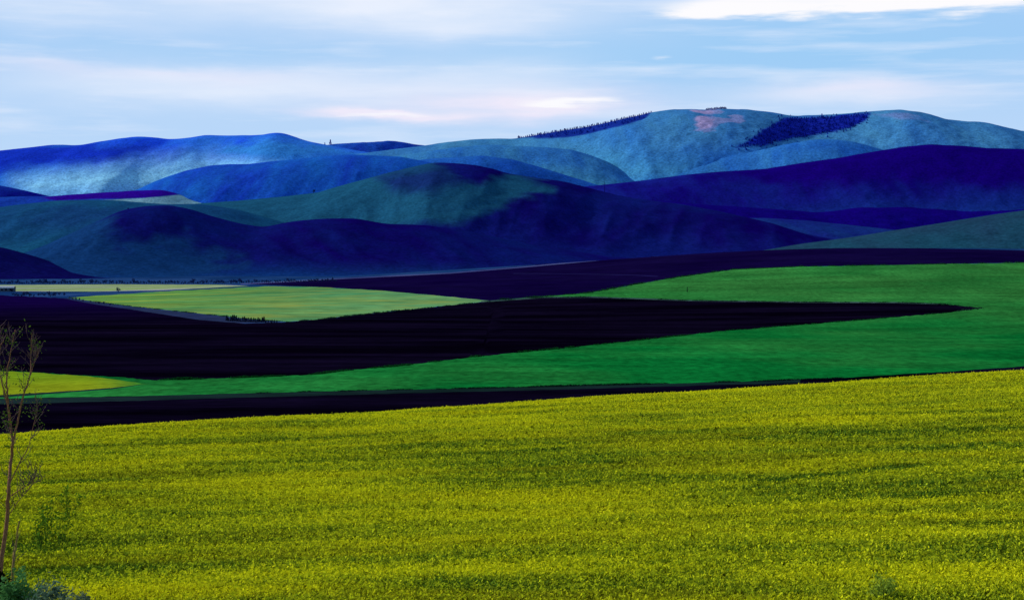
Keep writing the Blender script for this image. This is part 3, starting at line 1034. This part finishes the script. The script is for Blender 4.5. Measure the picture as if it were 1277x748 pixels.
Dt = 27.0
tx = ray(0, 760)[0] * Dt
tb = Vector((tx - .05, Dt, float(zground(np.array([tx]), np.array([Dt]))[0])))
sap = tag(empty('sapling', tb), 'thin nearly bare young tree with reddish stems at the left edge', 'tree')
main = [Vector((0, 0, -.1))] + pxpath([(-2, 745), (2, 695), (9, 645), (11, 605), (14, 572), (16, 552), (13, 528), (10, 505), (8, 480), (10, 455), (14, 435), (19, 411)], Dt, tb)
main = refine(main, 4)
nr = len(main)
V, F = tube(main, [0.042 * (1 - i / nr) ** 1.3 + .006 for i in range(nr)], 8)
mesh_np('trunk', V, F, M_bark, parent=sap)
stems = [main]
for pts, r0 in (([(16, 553), (23, 520), (30, 490), (37, 470), (39, 440), (40, 415)], .022),
                ([(12, 602), (24, 578), (36, 556), (44, 522), (48, 505)], .013),
                ([(14, 618), (28, 608), (40, 602), (52, 600)], .011),
                ([(10, 505), (3, 480), (-4, 450), (1, 430), (5, 424)], .016),
                ([(38, 468), (44, 450), (48, 436)], .009),
                ([(9, 645), (22, 625), (34, 612), (46, 590)], .010)):
    st = refine(pxpath(pts, Dt, tb), 4, .008)
    V, F = tube(st, [r0 * (1 - .8 * i / len(st)) for i in range(len(st))], 6)
    mesh_np('branch', V, F, M_bark, parent=sap)
    stems.append(st)
tw = []
for st in stems:
    tw += grow_twigs(st, 12 if st is not main else 30, .42)
tw2 = []
for t_ in tw: tw2 += grow_twigs(t_, 2, .18, .3, .6)
parts = []
for t_ in tw + tw2:
    V, F = tube(t_, [.007, .006, .0048, .004, .003][:len(t_)], 4)
    parts.append((V, F))
V, F = join_q(parts)
mesh_np('twigs', V, F, M_twig, parent=sap)
lp = []
for st in stems:
    for q in st: 
        if random.random() < .12: lp.append(q)
for t_ in tw + tw2:
    zz = t_[-1].z + tb.z
    pr = .30 if -3.6 < zz < -2.4 else .12
    for q in t_[1:]:
        if random.random() < pr: lp.append(q)
V, F, C = leaf_quads(lp, .026, alb(62, 88, 30, 1.1), 5, 3, .06)
mesh_np('leaves', V, F, M_leaf, C, smooth=False, parent=sap)

# shorter pale stem beside it
b2 = at(14, 790, 26.5); b2.z = float(zground(np.array([b2.x]), np.array([b2.y]))[0])
s2 = tag(empty('sapling', b2), 'short pale leafless stem just right of the reddish young tree', 'tree')
st = refine([Vector((0, 0, -.1))] + pxpath([(15, 740), (17, 700), (20, 678), (24, 650)], 26.5, b2), 4)
V, F = tube(st, [.034 * (1 - .6 * i / len(st)) for i in range(len(st))], 7)
mesh_np('stem', V, F, M_bark2, parent=s2)
parts = []
for t_ in grow_twigs(st, 14, .35, .4, .9):
    V, F = tube(t_, [.005, .004, .0035, .003, .002], 4); parts.append((V, F))
mesh_np('twigs', *join_q(parts), M_twig, parent=s2)


def bush(name, label, px, D, top_py, wpx, col, seed, n_st=26, leaf=.05, group=None, per=30, cat='plant', wisp=1.0, npl=5):
    """stems fanning out of one root, each carrying leaves"""
    random.seed(seed)
    p = at(px, 700, D); p.z = float(zground(np.array([p.x]), np.array([D]))[0])
    h = at(px, top_py, D).z - p.z
    w = wpx / FPX * D
    e = tag(empty(name, p), label, cat, group)
    parts, lps = [], []
    for i in range(n_st):
        dx, dy = random.uniform(-1, 1), random.uniform(-1, 1) 
        hh = h * random.uniform(.72, 1.05) * (1 - .22 * abs(dx) * wisp)
        st = [Vector((dx * w * .12, dy * w * .10, -.05))]
        for k_ in range(1, 7):
            f = k_ / 6
            st.append(Vector((dx * w * (.12 + .38 * f) + random.uniform(-.02, .02), dy * w * (.1 + .3 * f) + random.uniform(-.02, .02), hh * f)))
        V, F = tube(st, [.010, .009, .008, .006, .005, .004, .002], 4)
        parts.append((V, F))
        for k_ in range(per):
            f = 1 - .8 * random.random() ** 1.5
            q = st[min(int(f * 6), 5)].lerp(st[min(int(f * 6) + 1, 6)], f * 6 - int(f * 6) if f < 1 else 1)
            lps.append(q)
    mesh_np('stems', *join_q(parts), M_stem, parent=e)
    V, F, C = leaf_quads(lps, leaf, col, seed, npl, .06)
    shade = np.clip((V[:, 2] / h), 0.1, 1)[:, None]
    mesh_np('leaves', V, F, M_leaf, C, smooth=False, parent=e)
    return e


bush('leafy_shrub', 'grey-green leafy shrub at the bottom left corner beside the young tree', 22, 25.0, 714, 50, alb(66, 112, 66, 1.1), 3, 26, .042, cat='shrub')
bush('wormwood_clump', 'blue-grey feathery weed clump at the bottom left, taller left one', 62, 24.0, 722, 52, alb(78, 104, 92, 1.0), 5, 30, .035, 'feathery weeds at the bottom left')
bush('wormwood_clump', 'blue-grey feathery weed clump at the bottom left, lower right one', 92, 23.5, 731, 42, alb(82, 100, 84, 1.0), 8, 26, .035, 'feathery weeds at the bottom left')
bush('dark_shrub', 'very dark shrub cut by the left edge behind the young tree foot', -8, 26.2, 704, 30, alb(14, 22, 14), 9, 24, .05, cat='shrub')
bush('weed_tuft', 'grey-green pointed weed tuft at the bottom right of the field', 1097, 27.0, 720, 38, alb(118, 142, 50, 1.1), 11, 10, .035, per=14, npl=4)
for i, (px_, D_, top, w_, sd, lb) in enumerate(((50, 40.5, 634, 20, 21, 'dark green leafy weed in the yellow field, lowest left of four'), (61, 42.5, 615, 18, 22, 'dark green leafy weed in the yellow field, tallest and in the middle of four'),
                                   (76, 41.0, 632, 22, 23, 'dark green leafy weed in the yellow field, right of the tallest one'), (90, 47.0, 603, 30, 24, 'dark green leafy weed in the yellow field, farthest right of four'))):
    bush('leafy_weed', lb, px_, D_, top, w_, alb(66, 100, 26, 1.1), sd, 7, .06, 'dark weeds near the young tree', per=10, npl=2)

# ------------------------------------------------------------------ light and sky
SUN_EL, SUN_AZ = 27.0, -66.0     # azimuth from the view direction, negative = left
sd = bpy.data.lights.new('sun', 'SUN')
sd.energy = 3.0; sd.angle = math.radians(0.5); sd.color = (1.0, .95, .86)
so = bpy.data.objects.new('sun', sd); COL.objects.link(so)
dirv = Vector((math.sin(math.radians(SUN_AZ)) * math.cos(math.radians(SUN_EL)), math.cos(math.radians(SUN_AZ)) * math.cos(math.radians(SUN_EL)), math.sin(math.radians(SUN_EL))))
so.rotation_euler = dirv.to_track_quat('Z', 'Y').to_euler()
so.location = dirv * 300

w = bpy.data.worlds.new('World'); scene.world = w; w.use_nodes = True
nt = w.node_tree; nt.nodes.clear()
out = nt.nodes.new('ShaderNodeOutputWorld')
sky = nt.nodes.new('ShaderNodeTexSky'); sky.sky_type = 'NISHITA'; sky.sun_disc = False
sky.sun_elevation = math.radians(SUN_EL); sky.sun_rotation = math.radians(SUN_AZ)
bg1 = nt.nodes.new('ShaderNodeBackground'); bg1.inputs[1].default_value = 0.10
nt.links.new(sky.outputs[0], bg1.inputs[0])
tc = nt.nodes.new('ShaderNodeTexCoord')
sep = nt.nodes.new('ShaderNodeSeparateXYZ'); nt.links.new(tc.outputs['Generated'], sep.inputs[0])
hor = mathn(nt, 'SQRT', mathn(nt, 'ADD', mathn(nt, 'MULTIPLY', sep.outputs[0], sep.outputs[0]), mathn(nt, 'MULTIPLY', sep.outputs[1], sep.outputs[1])))
az = mathn(nt, 'ARCTAN2', sep.outputs[0], sep.outputs[1])
el = mathn(nt, 'ARCTAN2', sep.outputs[2], hor)


def mixc(f, a_, b_):
    n = nt.nodes.new('ShaderNodeMix'); n.data_type = 'RGBA'
    nt.links.new(f, n.inputs['Factor']) if not isinstance(f, float) else None
    for s, v in (('A', a_), ('B', b_)):
        if isinstance(v, tuple): n.inputs[s].default_value = (*v, 1)
        else: nt.links.new(v, n.inputs[s])
    return n.outputs['Result']


def cloud_noise(sx, sy, sc_, det=5, off=0.0):
    cv_ = nt.nodes.new('ShaderNodeCombineXYZ')
    nt.links.new(mathn(nt, 'MULTIPLY', az, sx), cv_.inputs[0]); nt.links.new(mathn(nt, 'MULTIPLY_ADD', el, sy, off), cv_.inputs[1])
    n = nt.nodes.new('ShaderNodeTexNoise'); n.inputs['Scale'].default_value = sc_; n.inputs['Detail'].default_value = det
    n.inputs['Roughness'].default_value = .55
    nt.links.new(cv_.outputs[0], n.inputs['Vector'])
    return n.outputs[0]


nA = cloud_noise(1.0, 5.0, 7.0, 6)
nB = cloud_noise(1.0, 8.0, 18.0, 6, 3.0)
nW = cloud_noise(1.0, 4.0, 12.0, 4, 7.0)
elw = mathn(nt, 'ADD', el, mathn(nt, 'MULTIPLY', mathn(nt, 'SUBTRACT', nW, .5), .020))


def blob(px, py, sx, sy, use=None):
    a0, e0 = math.atan((px - CX) / FPX), math.atan((HZ - py) / FPX)
    da = mathn(nt, 'DIVIDE', mathn(nt, 'SUBTRACT', az, a0), sx / FPX)
    de = mathn(nt, 'DIVIDE', mathn(nt, 'SUBTRACT', use or elw, e0), sy / FPX)
    q = mathn(nt, 'ADD', mathn(nt, 'MULTIPLY', da, da), mathn(nt, 'MULTIPLY', de, de))
    return mathn(nt, 'EXPONENT', mathn(nt, 'MULTIPLY', q, -1.0))


def total(lst):
    t = None
    for s, bb in lst:
        v = mathn(nt, 'MULTIPLY', bb, s)
        t = v if t is None else mathn(nt, 'ADD', t, v)
    return t


def clampn(v):
    n = nt.nodes.new('ShaderNodeClamp'); nt.links.new(v, n.inputs[0]); return n.outputs[0]


base_hi = tuple(lin((162, 203, 246)))
base_deep = tuple(lin((158, 205, 246)))
base_lo = tuple(lin((192, 219, 250)))
white = tuple(lin((232, 240, 255)))
bright = tuple(lin((253, 252, 255)))
pink = tuple(lin((238, 234, 251)))
g = clampn(mathn(nt, 'DIVIDE', el, (HZ - 60) / FPX))
g2 = mathn(nt, 'MULTIPLY', g, g)
skyc = mixc(g2, base_lo, base_hi)
deep = clampn(total([(.95, blob(1010, 70, 330, 46)), (.5, blob(250, 72, 240, 18)), (.45, blob(640, 75, 160, 26))]))
skyc = mixc(deep, skyc, base_deep)
veil = clampn(mathn(nt, 'MULTIPLY', total([(.95, blob(520, 8, 240, 42)), (.45, blob(60, 20, 240, 36)), (.55, blob(230, 112, 250, 26)), (.35, blob(450, 112, 180, 24)),
                                           (.55, blob(1060, 122, 150, 18)), (.4, blob(640, 100, 120, 26))]), mathn(nt, 'MULTIPLY_ADD', nA, 1.5, .28)))
skyc = mixc(veil, skyc, white)
pk = clampn(mathn(nt, 'MULTIPLY', total([(.7, blob(690, 130, 100, 15)), (1.0, blob(480, 145, 90, 6)), (.5, blob(590, 132, 170, 22)), (.45, blob(1080, 118, 110, 13)), (.35, blob(60, 90, 60, 8)), (.4, blob(240, 100, 130, 9))]),
                         mathn(nt, 'MULTIPLY_ADD', nB, 1.4, .35)))
skyc = mixc(pk, skyc, pink)
elb = mathn(nt, 'ADD', el, mathn(nt, 'MULTIPLY', mathn(nt, 'SUBTRACT', nB, .5), .014))
br = total([(.85, blob(905, 17, 90, 11, elb)), (1.15, blob(1050, 10, 185, 20, elb)), (1.0, blob(1225, 8, 90, 20, elb)), (1.0, blob(700, 129, 55, 7, elb)), (.8, blob(480, 145, 62, 4, elb)), (.5, blob(824, 75, 18, 3, elb)), (.5, blob(745, 127, 40, 5, elb))])
br = mathn(nt, 'MULTIPLY', br, mathn(nt, 'MULTIPLY_ADD', nB, 1.6, .2))
ss = nt.nodes.new('ShaderNodeMapRange'); ss.interpolation_type = 'SMOOTHSTEP'
ss.inputs['From Min'].default_value = .2; ss.inputs['From Max'].default_value = 1.05
nt.links.new(br, ss.inputs['Value'])
skyc = mixc(ss.outputs[0], skyc, bright)
# streaky thin cirrus everywhere
ci = nt.nodes.new('ShaderNodeMapRange'); ci.inputs['From Min'].default_value = .5; ci.inputs['From Max'].default_value = .9
nt.links.new(cloud_noise(.8, 9.0, 9.0, 7, 11.0), ci.inputs['Value'])
skyc = mixc(mathn(nt, 'MULTIPLY', ci.outputs[0], .9), skyc, white)
bg2 = nt.nodes.new('ShaderNodeBackground'); bg2.inputs[1].default_value = 1.0
nt.links.new(skyc, bg2.inputs[0])
up = nt.nodes.new('ShaderNodeMapRange'); up.interpolation_type = 'SMOOTHSTEP'
up.inputs['From Min'].default_value = math.radians(11); up.inputs['From Max'].default_value = math.radians(26)
nt.links.new(el, up.inputs['Value'])
msh = nt.nodes.new('ShaderNodeMixShader')
nt.links.new(up.outputs[0], msh.inputs[0]); nt.links.new(bg2.outputs[0], msh.inputs[1]); nt.links.new(bg1.outputs[0], msh.inputs[2])
nt.links.new(msh.outputs[0], out.inputs[0])

scene.view_settings.view_transform = 'Standard'
scene.view_settings.look = 'None'
scene.view_settings.exposure = 0
scene.view_settings.gamma = 1
scene.render.engine = 'CYCLES'
scene.cycles.max_bounces = 4
scene.cycles.diffuse_bounces = 2
scene.cycles.transparent_max_bounces = 4
scene.render.film_transparent = False
